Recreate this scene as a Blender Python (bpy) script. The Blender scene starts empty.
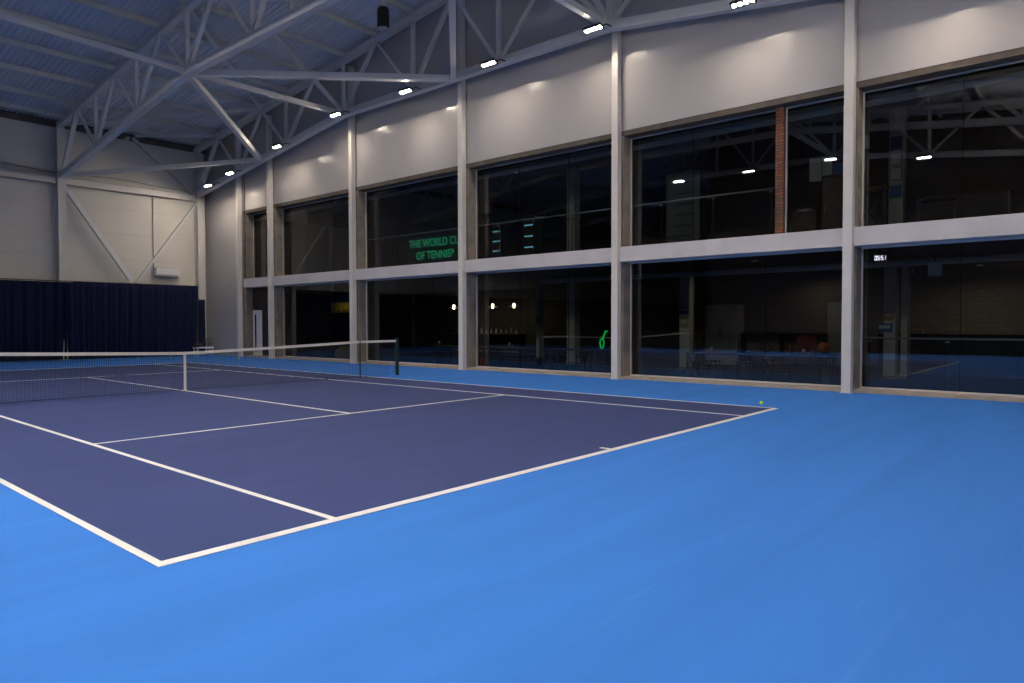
import bpy, bmesh, math, random
from mathutils import Vector, Matrix
random.seed(7)
SC = bpy.context.scene
COL = SC.collection
PI = math.pi

# ------------------------------------------------------------------ materials
def mat(name, col, rough=0.5, metal=0.0, emit=None, estr=0.0, var=0.0, vscale=3.0, bump=0.0, bscale=40.0, spec=0.5):
    m = bpy.data.materials.new(name); m.use_nodes = True
    nt = m.node_tree; b = nt.nodes['Principled BSDF']
    b.inputs['Base Color'].default_value = (*col, 1)
    b.inputs['Roughness'].default_value = rough
    b.inputs['Metallic'].default_value = metal
    b.inputs['Specular IOR Level'].default_value = spec
    if emit:
        b.inputs['Emission Color'].default_value = (*emit, 1)
        b.inputs['Emission Strength'].default_value = estr
    if var or bump:
        tc = nt.nodes.new('ShaderNodeTexCoord')
        if var:
            n = nt.nodes.new('ShaderNodeTexNoise'); n.inputs['Scale'].default_value = vscale; n.inputs['Detail'].default_value = 5
            nt.links.new(tc.outputs['Object'], n.inputs['Vector'])
            r = nt.nodes.new('ShaderNodeMapRange'); r.inputs['From Min'].default_value = .3; r.inputs['From Max'].default_value = .7
            r.inputs['To Min'].default_value = 1 - var; r.inputs['To Max'].default_value = 1 + var
            nt.links.new(n.outputs['Fac'], r.inputs['Value'])
            mx = nt.nodes.new('ShaderNodeVectorMath'); mx.operation = 'SCALE'; mx.inputs[0].default_value = col
            nt.links.new(r.outputs['Result'], mx.inputs['Scale']); nt.links.new(mx.outputs['Vector'], b.inputs['Base Color'])
        if bump:
            n2 = nt.nodes.new('ShaderNodeTexNoise'); n2.inputs['Scale'].default_value = bscale
            nt.links.new(tc.outputs['Object'], n2.inputs['Vector'])
            bp = nt.nodes.new('ShaderNodeBump'); bp.inputs['Strength'].default_value = bump; bp.inputs['Distance'].default_value = .01
            nt.links.new(n2.outputs['Fac'], bp.inputs['Height']); nt.links.new(bp.outputs['Normal'], b.inputs['Normal'])
    return m

def court_mat(name, col, scuff, rough):
    """acrylic court paint: broad tone changes, faint long brush swirls, small scuffs"""
    m = mat(name, col, rough, spec=0.12); nt = m.node_tree; b = nt.nodes['Principled BSDF']
    N, L = nt.nodes.new, nt.links.new
    tc = N('ShaderNodeTexCoord')
    mp = N('ShaderNodeMapping'); mp.inputs['Rotation'].default_value = (0, 0, .55); mp.inputs['Scale'].default_value = (.25, 2.2, 1)
    L(tc.outputs['Object'], mp.inputs['Vector'])
    n1 = N('ShaderNodeTexNoise'); n1.inputs['Scale'].default_value = .9; n1.inputs['Detail'].default_value = 6; n1.inputs['Distortion'].default_value = .6
    L(mp.outputs['Vector'], n1.inputs['Vector'])
    n2 = N('ShaderNodeTexNoise'); n2.inputs['Scale'].default_value = 60; n2.inputs['Detail'].default_value = 3
    L(tc.outputs['Object'], n2.inputs['Vector'])
    r1 = N('ShaderNodeMapRange'); r1.inputs['From Min'].default_value = .3; r1.inputs['From Max'].default_value = .75; r1.inputs['To Min'].default_value = .94; r1.inputs['To Max'].default_value = 1.08
    L(n1.outputs['Fac'], r1.inputs['Value'])
    mx = N('ShaderNodeVectorMath'); mx.operation = 'SCALE'; mx.inputs[0].default_value = col
    L(r1.outputs['Result'], mx.inputs['Scale'])
    # scuffs: thin stretched pale marks
    mp2 = N('ShaderNodeMapping'); mp2.inputs['Rotation'].default_value = (0, 0, -.35); mp2.inputs['Scale'].default_value = (.35, 5, 1)
    L(tc.outputs['Object'], mp2.inputs['Vector'])
    n3 = N('ShaderNodeTexNoise'); n3.inputs['Scale'].default_value = 1.3; n3.inputs['Detail'].default_value = 2; n3.inputs['Distortion'].default_value = 1.2
    L(mp2.outputs['Vector'], n3.inputs['Vector'])
    r3 = N('ShaderNodeMapRange'); r3.inputs['From Min'].default_value = .66; r3.inputs['From Max'].default_value = .85; r3.inputs['To Min'].default_value = 0; r3.inputs['To Max'].default_value = .35
    L(n3.outputs['Fac'], r3.inputs['Value'])
    mc = N('ShaderNodeMix'); mc.data_type = 'RGBA'; mc.inputs['B'].default_value = (*scuff, 1)
    L(r3.outputs['Result'], mc.inputs['Factor']); L(mx.outputs['Vector'], mc.inputs['A']); L(mc.outputs['Result'], b.inputs['Base Color'])
    bp = N('ShaderNodeBump'); bp.inputs['Strength'].default_value = .25; bp.inputs['Distance'].default_value = .004
    L(n2.outputs['Fac'], bp.inputs['Height']); L(bp.outputs['Normal'], b.inputs['Normal'])
    return m

def ribbed_mat(name, col, rough, axis, freq, strength, joint=None):
    """panel sheet with fine profiled ribs across `axis` and, optionally, faint panel joints every `joint` metres in z"""
    m = mat(name, col, rough); nt = m.node_tree; b = nt.nodes['Principled BSDF']
    N, L = nt.nodes.new, nt.links.new
    tc = N('ShaderNodeTexCoord'); sp = N('ShaderNodeSeparateXYZ'); L(tc.outputs['Object'], sp.inputs[0])
    mu = N('ShaderNodeMath'); mu.operation = 'MULTIPLY'; mu.inputs[1].default_value = freq * 2 * PI
    L(sp.outputs[axis], mu.inputs[0])
    si = N('ShaderNodeMath'); si.operation = 'SINE'; L(mu.outputs[0], si.inputs[0])
    n = N('ShaderNodeTexNoise'); n.inputs['Scale'].default_value = 1.1; n.inputs['Detail'].default_value = 2; L(tc.outputs['Object'], n.inputs['Vector'])
    ad = N('ShaderNodeMath'); ad.operation = 'MULTIPLY_ADD'; ad.inputs[1].default_value = 1.5; L(n.outputs['Fac'], ad.inputs[0]); L(si.outputs[0], ad.inputs[2])
    bp = N('ShaderNodeBump'); bp.inputs['Strength'].default_value = strength; bp.inputs['Distance'].default_value = .002
    L(ad.outputs[0], bp.inputs['Height']); L(bp.outputs['Normal'], b.inputs['Normal'])
    if joint:
        dv = N('ShaderNodeMath'); dv.operation = 'DIVIDE'; dv.inputs[1].default_value = joint; L(sp.outputs['Z'], dv.inputs[0])
        fr = N('ShaderNodeMath'); fr.operation = 'FRACT'; L(dv.outputs[0], fr.inputs[0])
        lt = N('ShaderNodeMath'); lt.operation = 'LESS_THAN'; lt.inputs[1].default_value = .012; L(fr.outputs[0], lt.inputs[0])
        mc = N('ShaderNodeMix'); mc.data_type = 'RGBA'; mc.inputs['A'].default_value = (*col, 1); mc.inputs['B'].default_value = (*[c * .7 for c in col], 1)
        L(lt.outputs[0], mc.inputs['Factor']); L(mc.outputs['Result'], b.inputs['Base Color'])
    return m

def brick_mat(name, c1, c2, mortar, w, h, rough=.8, plane='YZ'):
    m = mat(name, c1, rough); nt = m.node_tree; b = nt.nodes['Principled BSDF']
    N, L = nt.nodes.new, nt.links.new
    tc = N('ShaderNodeTexCoord'); sp = N('ShaderNodeSeparateXYZ'); L(tc.outputs['Object'], sp.inputs[0])
    cb = N('ShaderNodeCombineXYZ'); ad = N('ShaderNodeMath'); ad.operation = 'ADD'
    L(sp.outputs['X'], ad.inputs[0]); L(sp.outputs['Y'], ad.inputs[1]); L(ad.outputs[0], cb.inputs['X']); L(sp.outputs['Z'], cb.inputs['Y'])
    br = N('ShaderNodeTexBrick'); br.inputs['Scale'].default_value = 1; br.inputs['Brick Width'].default_value = w; br.inputs['Row Height'].default_value = h
    br.inputs['Mortar Size'].default_value = .008; br.inputs['Color1'].default_value = (*c1, 1); br.inputs['Color2'].default_value = (*c2, 1); br.inputs['Mortar'].default_value = (*mortar, 1)
    L(cb.outputs[0], br.inputs['Vector']); L(br.outputs['Color'], b.inputs['Base Color'])
    bp = N('ShaderNodeBump'); bp.inputs['Strength'].default_value = .5; bp.inputs['Distance'].default_value = .01
    L(br.outputs['Fac'], bp.inputs['Height']); bp.invert = True; L(bp.outputs['Normal'], b.inputs['Normal'])
    return m

def glass_mat(name, tint, gain, ior=1.52):
    """thin architectural pane: clear tinted transmission plus Fresnel reflection off both faces"""
    m = bpy.data.materials.new(name); m.use_nodes = True; nt = m.node_tree; nt.nodes.clear()
    N, L = nt.nodes.new, nt.links.new
    out = N('ShaderNodeOutputMaterial'); tr = N('ShaderNodeBsdfTransparent'); gl = N('ShaderNodeBsdfGlossy'); mx = N('ShaderNodeMixShader')
    tr.inputs['Color'].default_value = (*tint, 1); gl.inputs['Roughness'].default_value = 0.0
    fr = N('ShaderNodeFresnel'); fr.inputs['IOR'].default_value = ior
    ge = N('ShaderNodeNewGeometry'); inv = N('ShaderNodeMath'); inv.operation = 'SUBTRACT'; inv.inputs[0].default_value = 1; L(ge.outputs['Backfacing'], inv.inputs[1])
    mu = N('ShaderNodeMath'); mu.operation = 'MULTIPLY'; L(fr.outputs[0], mu.inputs[0]); L(inv.outputs[0], mu.inputs[1])
    m2 = N('ShaderNodeMath'); m2.operation = 'MULTIPLY'; m2.use_clamp = True; m2.inputs[1].default_value = gain; L(mu.outputs[0], m2.inputs[0])
    L(m2.outputs[0], mx.inputs[0]); L(tr.outputs[0], mx.inputs[1]); L(gl.outputs[0], mx.inputs[2]); L(mx.outputs[0], out.inputs[0])
    return m

M = {}
M['blue'] = court_mat('blue_court_paint', (.048, .212, .675), (.12, .30, .74), .7)
M['navy'] = court_mat('navy_court_paint', (.050, .070, .195), (.10, .12, .24), .7)
M['line'] = mat('line_paint', (.86, .84, .82), .6)
M['steel'] = mat('white_painted_steel', (.66, .63, .60), .42, var=.03)
M['steel2'] = mat('white_painted_truss_steel', (.70, .68, .66), .42, var=.03)
M['purlin'] = mat('galvanised_purlin', (.66, .64, .58), .55, var=.06)
M['deck'] = mat('roof_deck', (.70, .69, .72), .55, var=.03)
M['panel'] = ribbed_mat('gable_panel', (.45, .43, .43), .22, 'Z', 14, .05)
M['cream'] = ribbed_mat('cream_panel', (.66, .63, .575), .5, 'Z', 10, .05, 1.15)
M['concrete'] = mat('raw_concrete', (.24, .205, .175), .8, var=.25, vscale=2.5, bump=.3)
M['lintel'] = mat('dark_lintel', (.12, .10, .085), .85, var=.2, spec=.2)
M['sill'] = mat('sill_stone', (.42, .34, .27), .6, var=.12, vscale=5)
M['band'] = mat('band_steel', (.58, .55, .57), .4, var=.06, vscale=2)
M['alu'] = mat('aluminium_frame', (.62, .61, .60), .4, .3)
M['dkframe'] = mat('dark_rubber', (.006, .006, .006), .8, spec=0)
M['glass'] = glass_mat('window_glass', (.66, .69, .69), 1.0, 1.95)
M['bottleglass'] = glass_mat('clear_pane', (.8, .9, .86), 1.3)
M['curtain'] = mat('navy_curtain_cloth', (.009, .012, .044), .9, spec=.15)
M['black'] = mat('black_plastic', (.012, .012, .013), .45)
M['blackmetal'] = mat('black_metal', (.02, .02, .022), .4, .4)
M['netcord'] = mat('black_net_cord', (.012, .013, .016), .8)
M['tape'] = mat('white_net_tape', (.72, .68, .62), .7)
M['postgreen'] = mat('dark_green_post', (.008, .028, .022), .4)
M['ball'] = mat('tennis_felt', (.60, .95, .04), .9, bump=.4, bscale=300)
M['white'] = mat('white_plastic', (.72, .72, .72), .45)
M['led'] = mat('lit_led', (1, 1, 1), .5, emit=(1.0, .87, .70), estr=740)
M['uplight_added'] = mat('added_uplight_led', (1, 1, 1), .5, emit=(1.0, .93, .83), estr=3000)  # for the unseen uplights added on the near wall
M['led_west'] = mat('lit_led_west', (1, 1, 1), .5, emit=(1.0, .93, .83), estr=4000)
M['interior'] = brick_mat('lounge_blockwork', (.22, .195, .175), (.18, .16, .145), (.12, .11, .10), .4, .14)
M['partition'] = brick_mat('partition_blockwork', (.15, .105, .085), (.10, .07, .06), (.05, .04, .036), .4, .2)
M['redbrick'] = brick_mat('red_brick', (.10, .055, .035), (.24, .08, .035), (.04, .034, .03), .24, .075)
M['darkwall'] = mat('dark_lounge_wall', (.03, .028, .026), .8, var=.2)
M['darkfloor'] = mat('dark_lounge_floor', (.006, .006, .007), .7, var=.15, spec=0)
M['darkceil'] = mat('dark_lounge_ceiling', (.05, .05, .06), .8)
M['pipe'] = mat('pale_pipe_paint', (.66, .68, .72), .45)
M['duct'] = mat('galvanised_duct', (.45, .46, .47), .35, .6)
M['lwhite'] = mat('lounge_white_paint', (.48, .46, .43), .6, var=.04)
M['wood'] = mat('warm_wood', (.11, .055, .032), .5, var=.25, vscale=6)
M['darkwood'] = mat('dark_wood', (.035, .024, .02), .55, var=.2, spec=.25)
M['orange'] = mat('orange_card', (.50, .20, .04), .7)
M['brownbox'] = mat('brown_card', (.22, .12, .06), .7)
M['tissue'] = mat('white_tissue', (.8, .8, .82), .8)
M['maroon'] = mat('maroon_board', (.16, .012, .018), .6)
M['orangeball'] = mat('orange_rubber', (.55, .13, .03), .6)
M['flagblue'] = mat('blue_flag_cloth', (.01, .03, .20), .8)
M['flagyel'] = mat('yellow_flag_cloth', (.40, .33, .02), .8)
M['neon'] = mat('green_neon', (.0, .3, .12), .5, emit=(.02, 1.0, .40), estr=.34)
M['greenglow'] = mat('green_glow', (.0, .3, .1), .5, emit=(.0, 1.0, .16), estr=.6)  # green loop kept bright by its own emission
M['digit'] = mat('white_digits', (1, 1, 1), .5, emit=(.88, .80, 1.0), estr=2.6)
M['slotglow'] = mat('reflected_glow_slot', (.2, .5, .6), .5, emit=(.22, .62, .78), estr=.8)  # emission stands in for roof light reflected on the cabinet slats
M['bulb'] = mat('pendant_bulb', (1, 1, 1), .5, emit=(1, .80, .52), estr=26)
M['dimlight'] = mat('dim_downlight_glow', (1, 1, 1), .5, emit=(1, .84, .62), estr=90)
M['downlight'] = mat('downlight_glow', (1, 1, 1), .5, emit=(1, .80, .55), estr=420)
M['greycab'] = mat('grey_cabinet', (.15, .16, .16), .5)
M['palecab'] = mat('pale_cabinet', (.40, .42, .42), .5)
M['beige'] = mat('beige_board', (.46, .36, .24), .7)
M['red'] = mat('red_paint', (.38, .02, .02), .4)
M['skin'] = mat('skin', (.35, .19, .13), .6)
M['bluepaper'] = mat('blue_notice', (.03, .12, .36), .7)
M['yelpaper'] = mat('yellow_notice', (.46, .28, .06), .7)
M['paper'] = mat('white_paper', (.55, .54, .52), .7)
M['tan'] = mat('tan_bag_fabric', (.32, .25, .08), .8, var=.1)
M['bottle_a'] = mat('amber_glass', (.30, .12, .03), .15)
M['bottle_b'] = mat('clear_bottle', (.45, .45, .42), .15)
M['bottle_c'] = mat('blue_bottle', (.05, .06, .35), .15)
M['bottle_d'] = mat('green_bottle', (.05, .18, .07), .15)
M['vest'] = mat('red_shirt_cloth', (.20, .025, .025), .8)

# ------------------------------------------------------------------ mesh helpers
class MB:
    def __init__(s): s.bm = bmesh.new()
    def box(s, x0, y0, z0, x1, y1, z1, bev=0.0, R=None):
        r = bmesh.ops.create_cube(s.bm, size=1); vs = r['verts']
        for v in vs:
            v.co = Vector(((x0 + x1) / 2 + v.co.x * (x1 - x0), (y0 + y1) / 2 + v.co.y * (y1 - y0), (z0 + z1) / 2 + v.co.z * (z1 - z0)))
        if bev:
            es = list({e for v in vs for e in v.link_edges})
            r2 = bmesh.ops.bevel(s.bm, geom=es, offset=bev, segments=2, affect='EDGES', profile=.5)
            vs = list({v for f in r2['faces'] for v in f.verts} | {v for v in vs if v.is_valid})
        if R is not None:
            for v in vs: v.co = R @ v.co
        return s
    def bar(s, a, b, w, h, up=(0, 0, 1)):
        """rectangular hollow-section bar from a to b"""
        a, b = Vector(a), Vector(b); d = (b - a).normalized(); u = Vector(up)
        if abs(d.dot(u)) > .98: u = Vector((1, 0, 0))
        r = d.cross(u).normalized(); u = r.cross(d).normalized()
        vs = []
        for p in (a, b):
            for i, j in ((-1, -1), (1, -1), (1, 1), (-1, 1)):
                vs.append(s.bm.verts.new(p + r * (w / 2 * i) + u * (h / 2 * j)))
        F = s.bm.faces.new
        F(vs[0:4][::-1]); F(vs[4:8])
        for i in range(4): F((vs[i], vs[(i + 1) % 4], vs[4 + (i + 1) % 4], vs[4 + i]))
        return s
    def tube(s, pts, r, n=8, cap=True):
        pts = [Vector(p) for p in pts]; rings = []
        rr = r if isinstance(r, (list, tuple)) else [r] * len(pts)
        ref = None
        for i, p in enumerate(pts):
            d = (pts[min(i + 1, len(pts) - 1)] - pts[max(i - 1, 0)]).normalized()
            if ref is None or abs(ref.dot(d)) > .95: ref = Vector((0, 0, 1)) if abs(d.z) < .9 else Vector((1, 0, 0))
            a = d.cross(ref).normalized(); b = a.cross(d).normalized(); ref = b
            rings.append([s.bm.verts.new(p + (a * math.cos(2 * PI * k / n) + b * math.sin(2 * PI * k / n)) * rr[i]) for k in range(n)])
        for i in range(len(rings) - 1):
            for k in range(n):
                s.bm.faces.new((rings[i][k], rings[i][(k + 1) % n], rings[i + 1][(k + 1) % n], rings[i + 1][k]))
        if cap: s.bm.faces.new(rings[0][::-1]); s.bm.faces.new(rings[-1])
        return s
    def lathe(s, prof, c=(0, 0, 0), n=20):
        c = Vector(c); rings = []
        for r, z in prof:
            if r < 1e-5: rings.append([s.bm.verts.new(c + Vector((0, 0, z)))])
            else: rings.append([s.bm.verts.new(c + Vector((r * math.cos(2 * PI * k / n), r * math.sin(2 * PI * k / n), z))) for k in range(n)])
        for a, b in zip(rings[:-1], rings[1:]):
            for k in range(n):
                k2 = (k + 1) % n
                if len(a) == 1 and len(b) == 1: continue
                if len(a) == 1: s.bm.faces.new((a[0], b[k], b[k2]))
                elif len(b) == 1: s.bm.faces.new((a[k], a[k2], b[0]))
                else: s.bm.faces.new((a[k], a[k2], b[k2], b[k]))
        return s
    def quad(s, *p):
        s.bm.faces.new([s.bm.verts.new(Vector(q)) for q in p]); return s
    def sphere(s, c, r, u=16, v=10):
        b = bmesh.ops.create_uvsphere(s.bm, u_segments=u, v_segments=v, radius=r)
        for w in b['verts']: w.co += Vector(c)
        return s
    def build(s, name, m, parent=None, smooth=False, loc=None):
        bmesh.ops.recalc_face_normals(s.bm, faces=s.bm.faces)
        me = bpy.data.meshes.new(name)
        if loc is not None and parent is None:
            for v in s.bm.verts: v.co -= Vector(loc)
        s.bm.to_mesh(me); s.bm.free()
        if smooth:
            for p in me.polygons: p.use_smooth = True
        me.materials.append(M[m])
        o = bpy.data.objects.new(name, me); COL.objects.link(o)
        if loc is not None and parent is None: o.location = loc
        if parent is not None:
            o.parent = parent; o.matrix_parent_inverse = Matrix.Identity(4)
        return o

def local(mb, loc):
    for v in mb.bm.verts: v.co -= Vector(loc)
    return mb

def tag(o, label, cat, group=None):
    o['label'] = label; o['category'] = cat
    if group: o['group'] = group
    return o
def struct(o, label=None):
    o['kind'] = 'structure'
    if label: o['label'] = label; o['category'] = label.split()[-1] if False else 'building part'
    return o
def thing(name, label, cat, loc=(0, 0, 0), rz=0.0, group=None):
    o = bpy.data.objects.new(name, None); COL.objects.link(o); o.empty_display_size = .1
    o.location = loc; o.rotation_euler = (0, 0, rz)
    return tag(o, label, cat, group)
def dup(root, loc=None, label=None, rz=None):
    r = root.copy(); COL.objects.link(r)
    if loc is not None: r.location = loc
    if rz is not None: r.rotation_euler = (0, 0, rz)
    if label: r['label'] = label
    for ch in list(root.children):
        c = ch.copy(); COL.objects.link(c); c.parent = r
        for g in list(ch.children):
            d = g.copy(); COL.objects.link(d); d.parent = c
    return r

# ------------------------------------------------------------------ main dimensions (metres; x along the near baseline, y along the court)
RY, HALF = 12.0, 18.15                  # ridge line over the net, half span of the roof
WX = 14.97                               # face of the gable wall panels
WEST, SOUTH, NORTH = -38.0, -6.75, 30.62
ztc = lambda y: 12.40 - .118 * abs(y - RY)                 # centre line of a truss top chord
def zbc(y):                                                # centre line of a truss bottom chord
    d = abs(y - RY)
    return 9.65 if d <= 6.05 else 9.65 - (d - 6.05) * (1.62 / 12.1)
zdeck = lambda y: ztc(y) + .36
PIL = [-6.16, -.11, 5.94, 11.99, 18.04, 24.1]                # bays of the glazed gable wall

# ------------------------------------------------------------------ floor and court
fl = MB().box(WEST, SOUTH, -.2, 15.46, NORTH, 0).build('floor', 'blue'); struct(fl)
X1, Y1 = 10.97, 23.77
MB().box(0, 0, 0, X1, Y1, .002).build('court_surface', 'navy', fl)['label'] = 'dark navy playing area of the tennis court'
def line(name, x0, y0, x1, y1): MB().box(x0, y0, .0, x1, y1, .0045).build(name, 'line', fl)
line('baseline', 0, 0, X1, .10); line('baseline', 0, Y1 - .10, X1, Y1)
line('sideline', 0, .10, .06, Y1 - .1); line('sideline', X1 - .06, .10, X1, Y1 - .1)
line('singles_line', 1.372, .10, 1.432, Y1 - .1); line('singles_line', 9.538, .10, 9.598, Y1 - .1)
line('service_line', 1.432, 5.435, 9.538, 5.495); line('service_line', 1.432, 18.275, 9.538, 18.335)
line('center_service_line', 5.455, 5.495, 5.515, 18.275)
line('center_mark', 5.455, .10, 5.515, .24); line('center_mark', 5.455, Y1 - .24, 5.515, Y1 - .10)

# ------------------------------------------------------------------ tennis net
NY = 11.885
net = thing('tennis_net', 'white-taped black tennis net stretched across the middle of the court', 'net', (5.485, NY, 0))
NX0, NX1, ST = -.914, 11.884, (.458, 10.512)
def ntop(x):                                               # height of the tape along the net
    if x >= ST[1]: return 1.07
    if x <= ST[0]: return 1.07
    t = abs(x - 5.485) / (ST[1] - 5.485)
    return .914 + (1.07 - .914) * t ** 1.15
def L_(x, z, dy=0.0): return Vector((x - 5.485, dy, z))
b = MB()
step = .0457; n = int((NX1 - NX0 - .1) / step); t = .0021
for i in range(n + 1):
    x = NX0 + .05 + i * step
    b.bar(L_(x, .03), L_(x, ntop(x) - .05), t * 2, t * 2)
K = 22
for k in range(K):
    for i in range(0, n - 7, 8):
        xa, xb = NX0 + .05 + i * step, NX0 + .05 + min(i + 8, n) * step
        za, zb = [.03 + (ntop(q) - .08) * k / (K - 1) for q in (xa, xb)]
        w = t * 5 if k == 0 else t * 2
        b.bar(L_(xa, za), L_(xb, zb), w, w)
b.build('net_mesh', 'netcord', net)
b = MB(); xs = [NX0 + .03 + i * (NX1 - NX0 - .06) / 60 for i in range(61)]
for xa, xb in zip(xs[:-1], xs[1:]):
    b.bar(L_(xa, ntop(xa) - .032), L_(xb, ntop(xb) - .032), .016, .068)
b.build('top_tape', 'tape', net)
b = MB(); b.box(-.026, -.016, .03, .026, .016, .92); b.box(-.035, -.03, 0, .035, .03, .035, .006)
b.build('center_strap', 'tape', net)
for x in (NX0, NX1):
    p = MB().box(x - 5.485 - .042, -.042, 0, x - 5.485 + .042, .042, 1.09, .006).build('net_post', 'postgreen', net)
    MB().box(x - 5.485 - .05, -.05, 1.085, x - 5.485 + .05, .05, 1.12, .01).build('post_cap', 'postgreen', p)
for x in ST[1:]:
    MB().tube([L_(x, 0), L_(x, 1.07)], .02, 10).build('singles_stick', 'postgreen', net)

# ------------------------------------------------------------------ balls
def tball(x, y, label):
    mb = MB().sphere((0, 0, .034), .0335, 16, 10)
    o = mb.build('tennis_ball', 'ball', None, True); o.location = (x, y, 0); tag(o, label, 'ball')
    s = MB(); pts = []
    for k in range(41):
        a = 2 * PI * k / 40; A, B_ = .44 * PI, .0
        ph = a; th = PI / 2 - (PI / 2 - .75) * math.cos(2 * a)
        pts.append(Vector((math.sin(th) * math.cos(ph), math.sin(th) * math.sin(ph), math.cos(th))) * .0337 + Vector((0, 0, .034)))
    s.tube(pts, .0012, 5, False).build('seam', 'tape', o)
tball(11.39, .49, 'yellow-green tennis ball lying beside the near right corner of the court')
tball(10.74, 28.3, 'yellow-green tennis ball behind the far baseline, in front of the navy curtain, farther from corner')
tball(12.13, 28.2, 'yellow-green tennis ball behind the far baseline, just left of the net centre strap')
tball(13.65, 24.85, 'yellow-green tennis ball beyond the net, near the wall by the narrow window')

# ------------------------------------------------------------------ walls
def panel_poly(name, pts, x0, x1, m):                      # prism of a polygon in the yz plane
    mb = MB(); a = [mb.bm.verts.new((x0, y, z)) for y, z in pts]; c = [mb.bm.verts.new((x1, y, z)) for y, z in pts]
    mb.bm.faces.new(a); mb.bm.faces.new(c[::-1]); k = len(pts)
    for i in range(k): mb.bm.faces.new((a[i], c[i], c[(i + 1) % k], a[(i + 1) % k]))
    return mb.build(name, m)
HEAD = 6.78
YB = 26.85                                                 # far end of the glazing
wr = panel_poly('wall_right', [(SOUTH, HEAD + .13), (NORTH, HEAD + .13), (NORTH, zdeck(NORTH)), (RY, zdeck(RY)), (SOUTH, zdeck(SOUTH))], WX, 15.46, 'panel'); struct(wr)
MB().box(WX, YB, 0, 15.46, NORTH, HEAD + .13).build('wall_section', 'panel', wr)
MB().box(WX + .012, SOUTH, HEAD - .01, 15.44, YB, HEAD + .13).build('lintel', 'lintel', wr)
for y in PIL:
    MB().box(WX, y - .13, 0, 15.46, y + .13, HEAD - .011).build('concrete_pillar', 'concrete', wr)
MB().box(WX, YB - .28, 0, 15.46, YB, HEAD - .011).build('concrete_pillar', 'concrete', wr)
for y in PIL + [26.9]:                                     # vertical cover strips where the panels meet
    MB().box(WX - .006, y + .20, HEAD + .13, WX, y + .26, zdeck(y) - .3).build('panel_joint', 'panel', wr)
MB().box(WX - .02, 26.60, 3.72, WX, 26.64, 8.3).build('drain_pipe', 'blackmetal', wr)

wb = MB().box(WEST, NORTH, 0, 15.46, NORTH + .2, 10.42).build('wall_back', 'cream'); struct(wb)
MB().box(WEST, NORTH - .03, 10.18, WX, NORTH, 10.42).build('eaves_trim', 'lintel', wb)
struct(MB().box(WEST, SOUTH - .2, 0, 15.46, SOUTH, 10.4).build('wall_front', 'cream'))
struct(panel_poly('wall_left', [(SOUTH, 0), (NORTH, 0), (NORTH, zdeck(NORTH)), (RY, zdeck(RY)), (SOUTH, zdeck(SOUTH))], WEST - .2, WEST, 'interior'))
struct(panel_poly('wall_partition', [(SOUTH, 0), (13.7, 0), (13.7, zdeck(13.7)), (RY, zdeck(RY)), (SOUTH, zdeck(SOUTH))], -6.9, -6.6, 'partition'))
struct(MB().box(-6.6, SOUTH, 0, -6.55, 29.6, 1.08).build('wall_divider', 'black'))
# corrugated roof deck: trapezoid ribs running up the slope
mb = MB(); pitch = .20; prof = []
x = WEST
while x < 15.4:
    prof += [(x, 0), (x + .08, 0), (x + .105, .035), (x + .175, .035)]; x += pitch
prof.append((15.46, 0))
rows = [[mb.bm.verts.new((px, y, zdeck(y) + pz)) for px, pz in prof] for y in (SOUTH - .2, RY, NORTH + .2)]
for a, c in zip(rows[:-1], rows[1:]):
    for i in range(len(prof) - 1): mb.bm.faces.new((a[i], a[i + 1], c[i + 1], c[i]))
ce = mb.build('ceiling', 'deck'); struct(ce)
sm = ce.modifiers.new('solid', 'SOLIDIFY'); sm.thickness = .02; sm.offset = 1

# mid band between the two rows of windows, window sill plinth
struct(MB().box(14.83, SOUTH, 3.27, 15.46, YB - .28, 3.68, .008).build('trim_1', 'band'))
struct(MB().box(WX - .03, SOUTH, 0, 15.46, YB - .28, .075, .006).build('trim_2', 'sill'))

# ------------------------------------------------------------------ windows
def window(n, y0, y1, z0, z1, splits=()):
    e = bpy.data.objects.new('window_%d' % n, None); COL.objects.link(e); e['kind'] = 'structure'
    e.location = (15.37, (y0 + y1) / 2, z0); o = e.location
    f = MB(); w = .035
    f.box(15.34, y0, z0, 15.40, y0 + w, z1); f.box(15.34, y1 - w, z0, 15.40, y1, z1)
    f.box(15.34, y0 + w, z0, 15.40, y1 - w, z0 + w); f.box(15.34, y0 + w, z1 - w, 15.40, y1 - w, z1)
    local(f, o).build('frame', 'alu', e)
    cuts = [y0 + w] + sorted(splits) + [y1 - w]
    for a, c in zip(cuts[:-1], cuts[1:]):
        local(MB().box(15.36, a + .004, z0 + w, 15.38, c - .004, z1 - w), o).build('pane', 'glass', e)
    for s in splits:
        local(MB().box(15.357, s - .003, z0 + w, 15.383, s + .003, z1 - w), o).build('joint', 'dkframe', e)
n = 0
ZL, ZU = (.075, 3.27), (3.68, HEAD - .011)
bays = [(PIL[i] + .13, PIL[i + 1] - .13) for i in range(len(PIL) - 1)] + [(24.23, YB - .28)]
for i, (a, c) in enumerate(bays):
    th = [a + (c - a) / 3, a + 2 * (c - a) / 3] if i < 5 else []
    if i < 5: n += 1; window(n, a, c, *ZL, [q for q in th])
    if i == 1:
        n += 1; window(n, a, 1.48, *ZU); n += 1; window(n, 1.67, c, *ZU, [3.9])
    else:
        n += 1; window(n, a, c, *ZU, [q for q in th if abs(q - 14.05) > .2])
struct(MB().box(15.2, 1.48, 3.68, 15.46, 1.67, HEAD - .011).build('brick_pier', 'redbrick'))

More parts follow.
